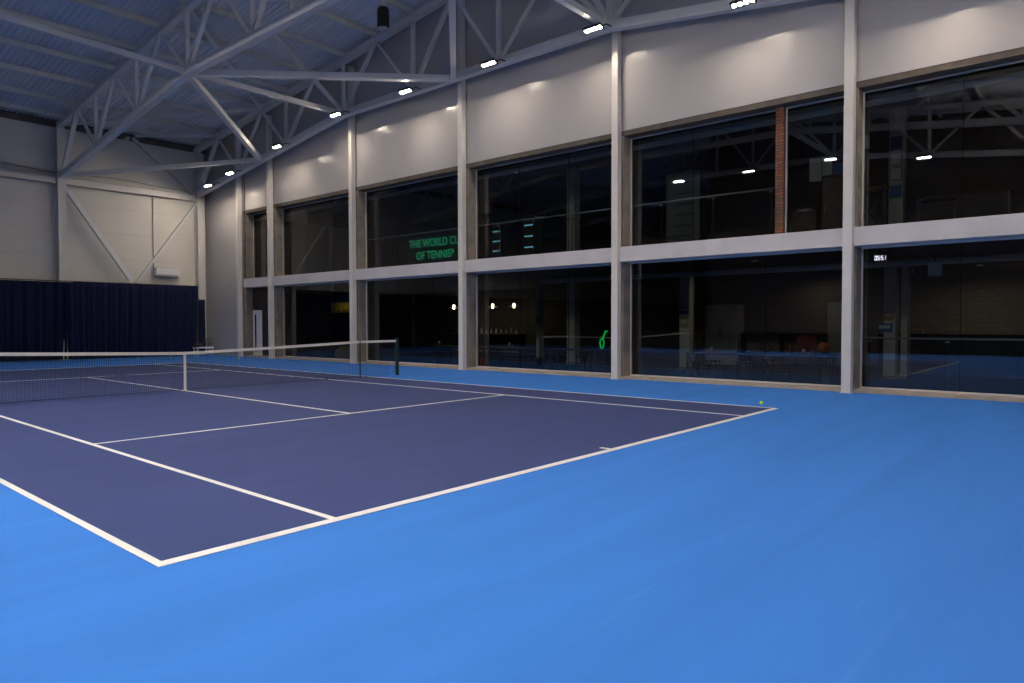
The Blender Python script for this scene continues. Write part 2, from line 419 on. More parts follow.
# white door seen in the narrow window bay by the corner
d = bpy.data.objects.new('door_1', None); COL.objects.link(d); d.location = (15.3, 26.2, 0); d['kind'] = 'structure'
MB().box(-.03, -.46, 0, .03, .34, 2.2, .006).build('door_leaf', 'white', d)
MB().tube([(-.06, .05, .25), (-.06, .05, 2.0)], .035, 10).build('pull_handle', 'black', d)
MB().box(-.02, -1.95, 0, .06, -.48, 3.25).build('side_panel', 'darkwood', d)
MB().box(-.02, -.48, 2.22, .06, .36, 3.25).build('top_panel', 'darkwood', d)

# ------------------------------------------------------------------ steel columns
def column_y(y, label, zt):                                # against the gable wall
    e = thing('steel_column', label, 'column', (14.81, y, 0), 0, 'white steel columns')
    MB().box(-.10, -.10, 0, .10, .10, zt, .008).build('shaft', 'steel', e)
    MB().box(-.11, -.10, zt - .03, .11, .10, zt).build('cap_plate', 'steel', e)
    MB().box(-.105, -.13, 0, .13, .13, .015).build('base_plate', 'steel', e)
    return e
names = {-.11: 'white steel column right of the brick pier, between the two rightmost window bays',
         5.94: 'tall white steel column just left of the window bay with the brick pier',
         11.99: 'white steel column just right of the green lettered sign',
         18.04: 'white steel column between the blue and yellow flag bay and the green sign bay, behind the net post',
         24.1: 'white steel column at the right edge of the narrow window with the white door',
         26.9: 'white steel column at the left edge of the narrow window with the white door'}
for y, lb in names.items(): column_y(y, lb, ztc(y) - .13 )
def column_x(x, label):                                    # against the back wall
    e = thing('steel_column', label, 'column', (x, 30.38, 0), 0, 'white steel columns')
    zt = ztc(30.2) - .13
    for s in (-1, 1):
        MB().box(-.16, s * .15 - .012, 0, .16, s * .15 + .012, zt).build('flange', 'steel', e)
    MB().box(-.006, -.138, 0, .006, .138, zt).build('web', 'steel', e)
    MB().box(-.2, -.2, 0, .2, .2, .02).build('base_plate', 'steel', e)
column_x(8.46, 'white steel column on the back wall behind the seam of the navy curtains')
column_x(14.55, 'white steel column in the far corner where back wall and window wall meet')
for k in range(2): column_x(2.33 - 6.05 * k, 'white steel column on the back wall left of the first curtain seam, number %s from the frame' % ('one', 'two')[k])

# ------------------------------------------------------------------ roof trusses
def truss(x, label, cw=.24, web=.12):
    e = thing('roof_truss', label, 'roof truss', (x, RY, 9.65), 0, 'white steel roof trusses')
    P = lambda y, z: Vector((0, y - RY, z - 9.65))
    E = HALF
    b_off = [-E, -6.05, 6.05, E]
    for a, c in zip(b_off[:-1], b_off[1:]):
        MB().bar(P(RY + a, zbc(RY + a)), P(RY + c, zbc(RY + c)), cw, cw).build('bottom_chord', 'steel2', e)
    for s in (-1, 1):
        MB().bar(P(RY, ztc(RY)), P(RY + s * (E + .3), ztc(RY + E + .3)), cw, cw * .9).build('top_chord', 'steel2', e)
    B = [2.0, 6.05, 10.1, 14.1, 18.15]; T = [0, 4.05, 8.05, 12.1, 16.15]
    def web_bar(p, q, nm, w=web): MB().bar(p, q, w, w).build(nm, 'steel2', e)
    web_bar(P(RY, zbc(RY)), P(RY, ztc(RY)), 'vertical_strut')
    for s in (-1, 1):
        for i, bo in enumerate(B):
            yb = RY + s * bo
            if bo < 18: web_bar(P(yb, zbc(yb)), P(yb, ztc(yb)), 'vertical_strut')
            y_in = RY + s * T[i]; web_bar(P(yb, zbc(yb)), P(y_in, ztc(y_in)), 'diagonal_strut', web if i < 4 else web * 1.4)
            if i + 1 < len(T):
                y_out = RY + s * T[i + 1]; web_bar(P(yb, zbc(yb)), P(y_out, ztc(y_out)), 'diagonal_strut', web * .8)
    return e
truss(14.45, 'white steel roof truss running along the top of the window wall, carrying the lit lamps')
truss(8.46, 'white steel roof truss crossing the roof to the back wall above the curtain seam')
truss(2.33, 'white steel roof truss reflected in the upper window, third from the window wall')
truss(-3.72, 'white steel roof truss reflected in the upper window, carrying the reflected lamps')
truss(-9.77, 'white steel roof truss farthest from the window wall')

# ------------------------------------------------------------------ purlins
offs = [0.12, 2.0, 4.05, 6.05, 8.05, 10.1, 12.1, 14.1, 16.15, 17.85]
word = ['at the ridge', 'next to the ridge', 'third down from the ridge', 'fourth down, over the node of the trusses', 'fifth down from the ridge', 'sixth down from the ridge',
        'seventh down from the ridge', 'eighth down, third above the back wall eaves', 'ninth down, second above the back wall eaves', 'lowest of all, at the back wall eaves']
for s in (1, -1):
    for i, of in enumerate(offs):
        y = RY + s * of; zc = ztc(y) + .25
        mb = MB(); xa, xb = WEST + .1, 14.9; h, w = .20, .07
        mb.box(xa, y - .004, zc - h / 2, xb, y + .004, zc + h / 2)
        mb.box(xa, y - w, zc + h / 2 - .008, xb, y, zc + h / 2); mb.box(xa, y, zc - h / 2, xb, y + w, zc - h / 2 + .008)
        lb = 'grey roof purlin %s on the %s roof slope' % (word[i], 'far' if s > 0 else 'near')
        tag(mb.build('roof_purlin', 'purlin', None, False, (0, y, zc)), lb, 'purlin', 'roof purlins under the metal deck')

# ------------------------------------------------------------------ ties and bracing
def brace(name, a, b, w, label, m='steel2', ends=True):
    a, b = Vector(a), Vector(b); d = (b - a).normalized()
    e = thing(name, label, 'brace', a)
    MB().bar(d * .15, (b - a) - d * .15, w, w).build('tube', m, e)
    for p, q in ((d * .02, d * .30), ((b - a) - d * .30, (b - a) - d * .02)):
        MB().bar(p, q, .02, w * 1.15).build('end_plate', m, e)
brace('roof_tie', (8.46, 18.05, 9.65), (14.45, 18.05, 9.65), .16, 'white tie beam from the middle truss node to the window wall truss')
brace('roof_tie', (2.33, 17.55, 9.65), (8.46, 18.05, 9.65), .16, 'bright white tie beam entering from the left edge below the roof')
brace('roof_tie', (-3.72, 18.05, 9.65), (2.33, 18.05, 9.65), .16, 'white tie beam left of the picture, between the third and fourth trusses, far side')
brace('roof_tie', (8.46, 5.95, 9.65), (14.45, 5.95, 9.65), .16, 'white tie beam overhead between window wall truss and middle truss, near side')
brace('roof_tie', (-3.72, 5.95, 9.65), (2.33, 5.95, 9.65), .16, 'white tie beam between third and fourth trusses, near side')
brace('wind_brace', (8.46, 18.05, 9.62), (14.45, 12.0, 9.62), .20, 'long bright horizontal wind brace from middle truss node to foot of the ridge post')
brace('wind_brace', (8.46, 5.95, 9.62), (14.45, 12.0, 9.62), .18, 'steep wind brace coming down from the top edge to the foot of the ridge post')
brace('wind_brace', (8.46, 18.05, 9.62), (14.45, 24.2, 8.82), .20, 'sloping wind brace from middle truss node down to the window wall truss near the corner')
brace('wind_brace', (8.46, 30.1, 8.02), (14.45, 24.3, 8.85), .18, 'nearly level wind brace from the back wall column to the window wall truss')
brace('roof_brace', (8.46, 30.2, 10.25), (14.45, 24.2, 11.05), .14, 'roof brace under the deck near the eaves, from the back wall column head')
brace('roof_brace', (8.46, 18.15, 11.83), (14.45, 24.15, 11.05), .12, 'roof brace under the deck slanting down behind the middle truss')
brace('roof_brace', (11.4, 30.0, 10.30), (14.45, 28.0, 10.55), .12, 'short roof brace under the deck in the far corner above the eaves')
for y, lb in ((18.05, 'far'), (5.95, 'near')):
    brace('knee_brace', (11.5, y, ztc(y) + .1), (14.3, y, 9.79), .12, 'thin knee brace from a purlin down to the window wall truss, %s of the pair' % ('farther' if lb == 'far' else 'nearer'))
    brace('knee_brace', (11.3, y, ztc(y) + .1), (8.6, y, 9.9), .12, 'thin knee brace from a purlin down to the middle truss, %s of the pair' % ('farther' if lb == 'far' else 'nearer'))
# back wall framing
for xa, xb, lb in ((8.46, 14.5, 'between the seam column and the corner'), (2.33, 8.46, 'left of the seam column')):
    e = thing('wall_rail', 'pale horizontal steel rail high on the back wall %s' % lb, 'rail', ((xa + xb) / 2, 30.42, 7.86))
    h = (xb - xa) / 2 - .17
    for s in (-1, 1): MB().box(-h, -.1, s * .15 - .01, h, .1, s * .15 + .01).build('flange', 'steel', e)
    MB().box(-h, -.006, -.14, h, .006, .14).build('web', 'steel', e)
brace('wall_brace', (8.62, 30.22, 7.5), (11.3, 30.22, 3.5), .20, 'thick white diagonal brace on the back wall, left arm of the V above the curtain', 'white')
brace('wall_brace', (14.4, 30.3, 7.6), (11.5, 30.3, 3.5), .11, 'thin white diagonal brace on the back wall, right arm of the V above the curtain', 'white')
brace('wall_brace', (8.5, 30.42, 8.0), (11.35, 30.42, 10.3), .12, 'pale diagonal brace under the eaves, left arm of the inverted V', 'steel')
brace('wall_brace', (14.4, 30.42, 8.0), (11.45, 30.42, 10.3), .12, 'pale diagonal brace under the eaves, right arm of the inverted V', 'steel')
mb = MB(); pts = [(x, 30.56, 8.25 + .05 * math.sin(x * 1.3)) for x in [2.4 + .5 * i for i in range(25)]]
tag(mb.tube([Vector(p) for p in pts], .03, 8).build('wall_cable', 'duct', None, True), 'grey cable run along the back wall above the horizontal rail', 'cable')

# ------------------------------------------------------------------ floodlights
def floodlight(ledm='led', tilt=21, hood=.026, part=False):
    e = thing('floodlight', '', 'lamp', (0, 0, 0), 0, 'lit LED floodlights')
    T = math.radians(tilt); R = Matrix.Rotation(T, 4, 'Y')   # tips the lens toward -x
    h = MB().box(-.10, -.29, -.02, .10, .29, .03, .008, R)
    for k in range(-3, 4): h.box(-.09, k * .08 - .006, .03, .09, k * .08 + .006, .075, 0, R)
    ho = h.build('housing', 'blackmetal', e)
    for k in range(4):
        y = -.21 + k * .14
        MB().box(-.045, y - .04, -.024, .045, y + .04, -.0205, 0, R).build('led_lens', ledm, ho)
    hd = MB(); z0 = -hood
    for sx in (-1, 1): hd.box(sx * .095 - .005, -.29, z0, sx * .095 + .005, .29, -.02, 0, R)
    for y in (-.285, .285): hd.box(-.09, y - .005, z0, .09, y + .005, -.02, 0, R)
    if part:
        for y in (-.14, 0, .14): hd.box(-.09, y - .004, z0, .09, y + .004, -.02, 0, R)
    hd.build('hood', 'blackmetal', ho)
    MB().tube([(.05, -.27, .03), (.22, -.27, .12), (.50, -.27, .14)], .018, 8).build('bracket_arm', 'blackmetal', e)
    MB().tube([(.05, .27, .03), (.22, .27, .12), (.50, .27, .14)], .018, 8).build('bracket_arm', 'blackmetal', e)
    return e
LY = [28.0, 25.9, 21.9, 17.78, 13.75, 9.9, 6.08, 1.95, -2.0, -5.6]  # last two continue the row unseen, added to light the right-hand floor
proto = floodlight()
where = ['small lit floodlight nearest the far corner', 'small lit floodlight second from the far corner', 'lit floodlight third from the far corner, above the narrow window',
         'lit floodlight above the column left of the green sign bay', 'lit floodlight above the green lettered sign', 'lit floodlight between the two middle columns',
         'bright lit floodlight beside the column left of the brick pier bay', 'brightest lit floodlight at the top edge, above the brick pier bay',
         'unseen floodlight added above the rightmost window bay, beyond the top edge', 'unseen floodlight added closest to the near wall on the window side']
for i, y in enumerate(LY):
    o = proto if i == 0 else dup(proto)
    o.location = (13.88, y, zbc(y) - .2); o['label'] = where[i]
proto = floodlight('led_west', 33, .085, True)
for i, y in enumerate([18.05, 14.0, 10.0, 5.95, 2.0, -2.0]):
    o = proto if i == 0 else dup(proto)
    o.location = (-3.15, y, zbc(y) - .2); o.rotation_euler = (0, 0, PI)
    o['label'] = 'lit floodlight on the reflected truss, %s from the back wall' % ['first', 'second', 'third', 'fourth', 'fifth', 'sixth', 'seventh'][i]

proto = floodlight('uplight_added', 0, .03)  # unseen uplights, added to brighten the roof and its reflection
for i, x in enumerate((-2.5, 1.0, 4.5)):
    o = proto if i == 0 else dup(proto)
    o.location = (x, SOUTH + .55, 7.2); o.rotation_euler = (PI, 0, -PI / 2); o['label'] = 'unseen floodlight added on the near wall, turned up to the roof, %s of three' % ('left', 'middle', 'right')[i]

# hanging spot cylinder under the ridge
e = thing('hanging_spotlight', 'dark cylindrical spotlight hanging on a white pole under the ridge', 'spotlight', (11.5, 11.95, 10.3))
MB().lathe([(0, .02), (.17, .02), (.18, .05), (.18, .55), (.15, .62), (0, .62)], n=24).build('housing', 'black', e, True)
MB().lathe([(0, 0), (.14, 0), (.165, .015), (.165, .05), (.14, .05)], n=24).build('lens_ring', 'duct', e, True)
MB().tube([(0, 0, .6), (0, 0, 2.3)], .11, 16).build('pole', 'steel', e, True)

# ------------------------------------------------------------------ back wall fittings
def curtain(x0, x1, y, z0, z1, label, seed, amp=.10, group='navy curtains along the back wall'):
    rnd = random.Random(seed); mb = MB(); nx, nz = int((x1 - x0) / .035), 12; vs = []
    ph = [rnd.uniform(0, 6.3) for _ in range(5)]
    for j in range(nz + 1):
        t = j / nz; row = []
        for i in range(nx + 1):
            u = i / nx; x = x0 + (x1 - x0) * u
            f = math.sin(x * 2 * PI / .42 + ph[0] + .9 * math.sin(x * 1.7 + ph[1])) * (.6 + .4 * math.sin(x * .9 + ph[2])) + .5 * math.sin(x * 2 * PI / .23 + ph[3] + 1.2 * t)
            a = amp * (.35 + .65 * t)
            sag = .05 * max(0, 1 - u * 12) * (1 - t) if seed % 2 else 0
            xx = x + ((.10 if seed == 1 else .05) * t * math.exp(-u * 9) - .10 * t * math.exp(-(1 - u) * 9)) * (1 if seed != 5 else 0)
            row.append(mb.bm.verts.new((xx, y + f * a, z1 - (z1 - z0) * t - sag)))
        vs.append(row)
    for j in range(nz):
        for i in range(nx): mb.bm.faces.new((vs[j][i], vs[j][i + 1], vs[j + 1][i + 1], vs[j + 1][i]))
    o = mb.build('curtain', 'curtain', None, True); tag(o, label, 'curtain', group)
    s = o.modifiers.new('s', 'SOLIDIFY'); s.thickness = .006
    return o
CY = 29.98
curtain(8.44, 14.24, CY, .03, 3.43, 'navy curtain hanging on the back wall between the seam column and the corner', 1)
curtain(2.4, 8.58, CY + .14, .03, 3.40, 'navy curtain hanging on the back wall left of the seam column', 2)
for k in range(6): curtain(2.4 - 6.05 * (k + 1), 8.30 - 6.05 * (k + 1), CY, .03, 3.40, 'navy curtain beyond the left edge of the picture, %s along' % ['first', 'second', 'third', 'fourth', 'fifth', 'sixth'][k], 7 + k)
curtain(14.33, 14.66, 30.12, .05, 2.78, 'narrow navy curtain strip wrapped on the far corner column', 5, .015)
tag(MB().tube([(WEST + .5, 30.06, 3.44), (14.3, 30.06, 3.44)], .02, 8).build('curtain_rail', 'blackmetal', None, True), 'thin dark rail carrying the navy curtains along the back wall', 'rail')

e = thing('wall_heater', 'white box-shaped wall unit above the curtain on the back wall', 'heater', (12.95, NORTH, 4.05))
MB().box(-.55, -.32, -.2, .55, 0, .2, .03).build('casing', 'white', e)
MB().box(-.5, -.335, -.17, .5, -.32, -.08, .004).build('air_outlet', 'duct', e)
MB().box(-.52, -.30, .2, .52, -.05, .215).build('top_grille', 'duct', e)
tag(MB().tube([(12.4, NORTH - .03, 4.2), (12.4, NORTH - .03, 8.1)], .025, 8).build('conduit', 'duct', None, True), 'thin vertical conduit rising from the white wall unit', 'conduit')

# bench and ball hopper in the far corner
e = thing('bench', 'low white bench in the far corner at the end of the navy curtain', 'bench', (14.18, 29.35, 0))
MB().box(-.44, -.2, .36, .44, .2, .43, .01).build('seat', 'white', e)
for sx in (-1, 1):
    for sy in (-1, 1): MB().bar((sx * .38, sy * .15, 0), (sx * .38, sy * .15, .36), .04, .04).build('leg', 'white', e)
e = thing('ball_hopper', 'black wire ball hopper standing on the white corner bench', 'ball hopper', (14.38, 29.35, .453))
mb = MB(); n = 7
def hp(u, v, t): w = .10 + .10 * t; return Vector((u * w, v * w, .02 + .38 * t))
for k in range(n):
    q = -1 + 2 * k / (n - 1)
    for s in (-1, 1):
        mb.tube([hp(q, s, 0), hp(q, s, 1)], .004, 5); mb.tube([hp(s, q, 0), hp(s, q, 1)], .004, 5)
for t in (0, .33, .66, 1):
    c = [hp(-1, -1, t), hp(1, -1, t), hp(1, 1, t), hp(-1, 1, t), hp(-1, -1, t)]
    for a, d_ in zip(c[:-1], c[1:]): mb.tube([a, d_], .006 if t in (0, 1) else .004, 5)
mb.build('basket', 'blackmetal', e)
mb = MB()
for s in (-1, 1): mb.tube([hp(s, -1, 0) + Vector((0, 0, -.02)), hp(s, -1, 1)], .009, 6); mb.tube([hp(s, 1, 0) + Vector((0, 0, -.02)), hp(s, 1, 1)], .009, 6)
mb.build('handle_frame', 'blackmetal', e)
e = thing('sports_bag', 'black sports bag lying on the white corner bench', 'bag', (13.94, 29.35, .43))
MB().lathe([(0, 0), (.09, .02), (.11, .08), (.10, .15), (.05, .19), (0, .2)], n=16).build('body', 'black', e, True)
MB().tube([(-.07, 0, .16), (-.05, 0, .24), (.05, 0, .24), (.07, 0, .16)], .012, 6).build('handle', 'black', e)
e.scale = (2.0, 1.2, 1)

# ------------------------------------------------------------------ building behind the glass
LX = 25.3; LS, LN = -12.0, 31.0; SL0, SL1 = 3.30, 3.69; UC = 7.35
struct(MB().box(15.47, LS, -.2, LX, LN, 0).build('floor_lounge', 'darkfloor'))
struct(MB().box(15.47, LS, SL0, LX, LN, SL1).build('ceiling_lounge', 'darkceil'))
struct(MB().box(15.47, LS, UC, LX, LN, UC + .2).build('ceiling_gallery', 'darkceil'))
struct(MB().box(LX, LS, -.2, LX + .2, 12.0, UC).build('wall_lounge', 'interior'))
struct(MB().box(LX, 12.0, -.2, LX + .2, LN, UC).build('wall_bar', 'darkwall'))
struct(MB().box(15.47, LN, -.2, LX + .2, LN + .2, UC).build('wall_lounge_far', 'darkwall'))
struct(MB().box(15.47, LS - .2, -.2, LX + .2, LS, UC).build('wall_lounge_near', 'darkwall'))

def notice(x, y, z, w, h, m, label, cat='notice'):
    o = MB().box(-.006, -w / 2, -h / 2, 0, w / 2, h / 2).build('notice_sheet', m); o.location = (x, y, z); tag(o, label, cat)
    MB().box(-.008, -w * .36, -h * .1, -.006, w * .36, h * .3).build('printed_block', 'paper' if m != 'paper' else 'greycab', o)
    return o
def lcolumn(y, z0, z1, label, m='lwhite', w=.36, x=19.7):
    e = thing('lounge_column', label, 'column', (x, y, z0))
    MB().box(-.18, -w / 2, 0, .18, w / 2, z1 - z0, .01).build('shaft', m, e)
    MB().box(-.2, -w / 2 - .02, 0, .2, w / 2 + .02, .1, .005).build('plinth', 'greycab', e)
lcolumn(6.27, 0, SL0, 'pale column in the lounge with a blue and a yellow notice, behind the middle window')
lcolumn(.1, 0, SL0, 'pale column in the lounge behind the rightmost lower window, with orange and blue notices', 'lwhite', .30)
lcolumn(-.26, 0, SL0, 'narrow pale pillar right beside the column in the rightmost lower window', 'lwhite', .16)
lcolumn(10.95, 0, SL0, 'grey column in the lounge between the bar and the green glowing loop')
lcolumn(-.02, SL1, UC, 'pale upstairs column carrying four framed posters')
lcolumn(10.95, SL1, UC, 'grey upstairs column right of the pale-slotted cabinets')
lcolumn(14.4, 0, SL0, 'white post at the right end of the bar', 'white', .16, 22)
notice(19.51, 6.27, 1.98, .30, .24, 'bluepaper', 'blue notice on the pale column behind the middle window')
notice(19.51, 6.27, 1.58, .26, .34, 'yelpaper', 'yellow notice below the blue one on the pale lounge column')
notice(19.51, .12, 1.75, .24, .26, 'yelpaper', 'orange notice on the column in the rightmost lower window')
notice(19.51, .22, 1.42, .40, .24, 'bluepaper', 'blue notice below the orange one in the rightmost lower window')
notice(21.81, 14.35, 1.66, .26, .46, 'paper', 'white notice on the post at the end of the bar')
for k, (z, m) in enumerate(((6.45, 'bluepaper'), (6.02, 'paper'), (5.62, 'paper'), (5.14, 'bluepaper'))):
    e = thing('framed_poster', ['topmost', 'second', 'third', 'lowest'][k] + ' of the four framed posters on the upstairs column', 'poster', (19.51, -.02, z))
    MB().box(-.02, -.15, -.18, 0, .15, .18).build('frame', 'greycab', e); MB().box(-.024, -.125, -.155, -.02, .125, .155).build('print', m, e)

# ducts and downlights
e = thing('ventilation_duct', 'grey ventilation duct under the lounge ceiling behind the lower windows', 'duct', (19.0, 0, 3.14))
MB().tube([(0, LS + .3, 0), (0, 12, 0)], .085, 12).build('pipe', 'pipe', e, True)
for y in range(-10, 12, 3): MB().tube([(0, y, 0), (0, y, SL0 - 3.14)], .012, 6).build('hanger', 'blackmetal', e)
e = thing('ventilation_duct', 'grey ventilation pipe under the gallery ceiling behind the upper windows', 'duct', (17.0, 0, 6.95))
MB().tube([(0, LS + .3, 0), (0, 30, 0)], .08, 12).build('pipe', 'pipe', e, True)
for y in range(-10, 30, 4): MB().tube([(0, y, 0), (0, y, UC - 6.95)], .012, 6).build('hanger', 'blackmetal', e)
def downlight(x, y, z, label, m='downlight'):
    e = thing('downlight', label, 'lamp', (x, y, z))
    MB().lathe([(.10, -.03), (.085, -.03), (.085, 0), (.10, 0), (.10, -.03)], n=20).build('rim', 'black', e, True)
    MB().lathe([(0, -.012), (.08, -.012)], n=20).build('lit_disc', m, e)
downlight(19.9, 5.0, SL0, 'small lit downlight in the lounge ceiling behind the middle window, left of two', 'dimlight')
downlight(20.2, 3.4, SL0, 'small lit downlight in the lounge ceiling behind the middle window, right of two', 'dimlight')
downlight(24.3, 3.6, SL0, 'lit downlight close to the grey lounge wall', 'dimlight')
downlight(23.2, -1.5, SL0, 'lit downlight close to the block wall behind the rightmost window')
downlight(18.2, 8.2, UC, 'lit downlight upstairs behind the handrail', 'dimlight')
downlight(18.6, 12.9, UC, 'lit downlight upstairs above the slotted cabinets', 'dimlight')

downlight(17.3, 3.0, SL0, 'added dim downlight over the lounge tables nearest the brick pier bay', 'dimlight')  # from here on, downlights added to brighten tables, bottles, flag and bag
downlight(17.3, 13.0, SL0, 'added dim downlight over the lounge tables in front of the bar', 'dimlight')
downlight(23.2, 20.2, SL0, 'added lit downlight over the bar bottles, left of two')
downlight(23.2, 18.2, SL0, 'added lit downlight over the bar bottles, right of two')
downlight(19.6, 26.4, SL0, 'added lit downlight in front of the blue and yellow flag')
downlight(16.4, 21.6, SL0, 'added dim downlight above the tan bag', 'dimlight')
# lounge tables
def table():
    e = thing('lounge_table', '', 'table', (0, 0, 0), 0, 'dark lounge tables along the windows')
    MB().box(-.38, -.85, .68, .38, .85, .715, .008).build('tabletop', 'darkwood', e)
    for sx in (-1, 1):
        for sy in (-1, 1): MB().bar((sx * .33, sy * .78, 0), (sx * .33, sy * .78, .68), .045, .045).build('leg', 'blackmetal', e)
    for sy in (-1, 1):
        mb = MB(); mb.bar((-.33, sy * .78, .06), (.33, sy * .78, .64), .02, .03); mb.bar((-.31, sy * .76, .64), (.33, sy * .76, .06), .02, .03)
        mb.build('cross_brace', 'blackmetal', e)
    return e
tp = table()
tabs = [(1.6, 'dark lounge table with a brown tissue box near the orange ball'), (3.8, 'dark lounge table with an orange tissue box in front of the pale cabinet'),
        (9.0, 'dark lounge table left of the pale column behind the middle column'), (11.5, 'dark lounge table with a tissue box in front of the grey column'),
        (15.0, 'dark lounge table with a tissue box in front of the bar'), (13.3, 'dark lounge table without a box between two tables before the bar')]
for i, (y, lb) in enumerate(tabs):
    o = tp if i == 0 else dup(tp)
    o.location = (16.75, y, 0); o['label'] = lb
def tissue_box(y, m, label):
    e = thing('tissue_box', label, 'tissue box', (16.65, y, .715), 0, 'tissue boxes on the lounge tables')
    MB().box(-.07, -.13, 0, .07, .13, .085, .006).build('box', m, e)
    mb = MB()
    for k in range(5):
        a = k * 1.25
        mb.quad((0, 0, .08), (.05 * math.cos(a), .05 * math.sin(a), .13), (.03 * math.cos(a + .6), .03 * math.sin(a + .6), .19), (.02 * math.cos(a + 1.2), .02 * math.sin(a + 1.2), .12))
    mb.build('tissue', 'tissue', e)
tissue_box(3.97, 'orange', 'orange tissue box on the table in front of the pale cabinet')
tissue_box(1.45, 'brownbox', 'brown tissue box on the table near the orange ball')
tissue_box(11.5, 'brownbox', 'brown tissue box on the table in front of the grey lounge column')
tissue_box(15.1, 'brownbox', 'brown tissue box on the table in front of the bar')
def stool():
    e = thing('lounge_stool', '', 'stool', (0, 0, 0), 0, 'dark stools at the lounge tables')
    MB().box(-.17, -.17, .43, .17, .17, .47, .01).build('seat', 'darkwood', e)
    for sx in (-1, 1):
        for sy in (-1, 1): MB().bar((sx * .15, sy * .15, 0), (sx * .13, sy * .13, .43), .025, .025).build('leg', 'blackmetal', e)
    return e
sp_ = stool()
for i, (y, lb) in enumerate([(1.2, 'dark stool under the table with the brown tissue box, right'), (2.1, 'dark stool under the table with the brown tissue box, left'),
                            (3.4, 'dark stool under the table with the orange tissue box, right'), (4.3, 'dark stool under the table with the orange tissue box, left'),
                            (9.0, 'dark stool under the table left of the pale column'), (11.4, 'dark stool under the table before the grey column')]):
    o = sp_ if i == 0 else dup(sp_)
    o.location = (17.5, y, 0); o['label'] = lb

# bar with bottles and pendants
e = thing('bar_counter', 'dark bar counter with bottles under the pendant lamps', 'counter', (23.9, 19.3, 0))
MB().box(-.25, -2.3, 0, .25, 2.3, 1.0).build('front_panel', 'darkwood', e)
MB().box(-.33, -2.4, 1.0, .33, 2.4, 1.05, .01).build('worktop', 'wood', e)
MB().tube([(-.32, -2.3, .18), (-.32, 2.3, .18)], .02, 8).build('foot_rail', 'duct', e)
bproto = {}
def bottle(kind, h):
    if (kind, h) not in bproto:
        e = thing('bottle', '', 'bottle', (0, 0, 0), 0, 'bottles standing on the bar counter')
        MB().lathe([(0, 0), (.038, 0), (.042, .02), (.042, h * .6), (.016, h * .78), (.014, h * .95), (0, h * .95)], n=14).build('body', kind, e, True)
        MB().lathe([(0, h * .95), (.017, h * .95), (.017, h), (0, h)], n=12).build('cap', 'black', e, True)
        MB().lathe([(.043, h * .15), (.043, h * .45)], n=14).build('paper_label', 'paper', e, True)
        bproto[(kind, h)] = e; return e
    return dup(bproto[(kind, h)])
rnd = random.Random(3); kinds = ['bottle_a', 'bottle_b', 'bottle_c', 'bottle_b', 'bottle_d']
desc = {'bottle_a': 'amber', 'bottle_b': 'clear', 'bottle_c': 'blue', 'bottle_d': 'green'}
ordw = ['first', 'second', 'third', 'fourth', 'fifth', 'sixth', 'seventh', 'eighth', 'ninth', 'tenth', 'eleventh', 'twelfth', 'thirteenth', 'fourteenth', 'fifteenth', 'sixteenth', 'seventeenth', 'eighteenth']
for i in range(18):
    kd = kinds[(i * 3) % 5]; h = [.30, .34, .26][i % 3]
    o = bottle(kd, h); o.location = (23.85 + .12 * ((i * 7) % 3 - 1), 21.2 - i * .22, 1.05)
    o['label'] = 'small %s bottle on the bar counter, %s from its left end' % (desc[kd], ordw[i])
for i, (y, lb) in enumerate(((21.6, 'leftmost white pendant lamp over the bar, beside the column'), (18.85, 'middle white pendant lamp lit over the bar'), (17.45, 'rightmost white pendant lamp lit over the bar'))):
    e = thing('pendant_lamp', lb, 'lamp', (23.8, y, 2.35), 0, 'pendant lamps over the bar')
    MB().lathe([(.0, .03), (.24, .02), (.26, .0), (.25, .035), (.08, .06), (.0, .06)], n=20).build('shade', 'white', e, True)
    MB().lathe([(0, .06), (.05, .065), (.065, .11), (.05, .15), (.02, .17), (0, .17)], n=16).build('globe', 'bulb', e, True)
    MB().lathe([(0, -.05), (.045, -.04), (.06, .0), (.06, .03), (0, .03)], n=16).build('bulb', 'bulb', e, True)
    MB().tube([(0, 0, .18), (0, 0, SL0 - 2.35)], .008, 6).build('cord', 'black', e)

# flag, green loop, extinguisher, bag
e = thing('hanging_flag', 'blue and yellow flag hanging inside the lounge behind the net', 'flag', (21.0, 27.6, 2.15))
def flagpart(z0, z1, m, nm):
    mb = MB(); n = 24; v = [[mb.bm.verts.new((.04 * math.sin(i * .9), -.9 + 1.8 * i / n, z)) for i in range(n + 1)] for z in (z0, z1)]
    for i in range(n): mb.bm.faces.new((v[0][i], v[0][i + 1], v[1][i + 1], v[1][i]))
    o = mb.build(nm, m, e, True); s = o.modifiers.new('s', 'SOLIDIFY'); s.thickness = .004
flagpart(0, .57, 'flagyel', 'yellow_half'); flagpart(.57, 1.17, 'flagblue', 'blue_half')
MB().tube([(0, -.95, 1.147), (0, .95, 1.147)], .012, 6).build('flag_rod', 'blackmetal', e)
e = thing('glowing_loop', 'glowing green loop on a dark stand in the lounge', 'light', (20.0, 9.8, 0))
pts = []
for k in range(25):
    a = 2 * PI * k / 24; w = .085 * (1 - .45 * math.cos(a) * .5); pts.append((0, w * math.sin(a) + .06, .80 - .17 * math.cos(a)))
MB().tube([Vector(p) for p in pts], .026, 8, False).build('lower_loop', 'greenglow', e, True)
MB().tube([(0, .03, .95), (0, -.03, 1.1), (0, -.09, 1.24), (0, -.14, 1.27), (0, -.2, 1.24)], [.03, .035, .035, .03, .02], 8).build('upper_strap', 'greenglow', e, True)
MB().box(-.15, -.2, 0, .15, .3, .60, .01).build('stand', 'black', e)
e = thing('fire_extinguisher', 'small red fire extinguisher inside the glass beside the column right of the green sign', 'fire extinguisher', (15.62, 11.85, 0))
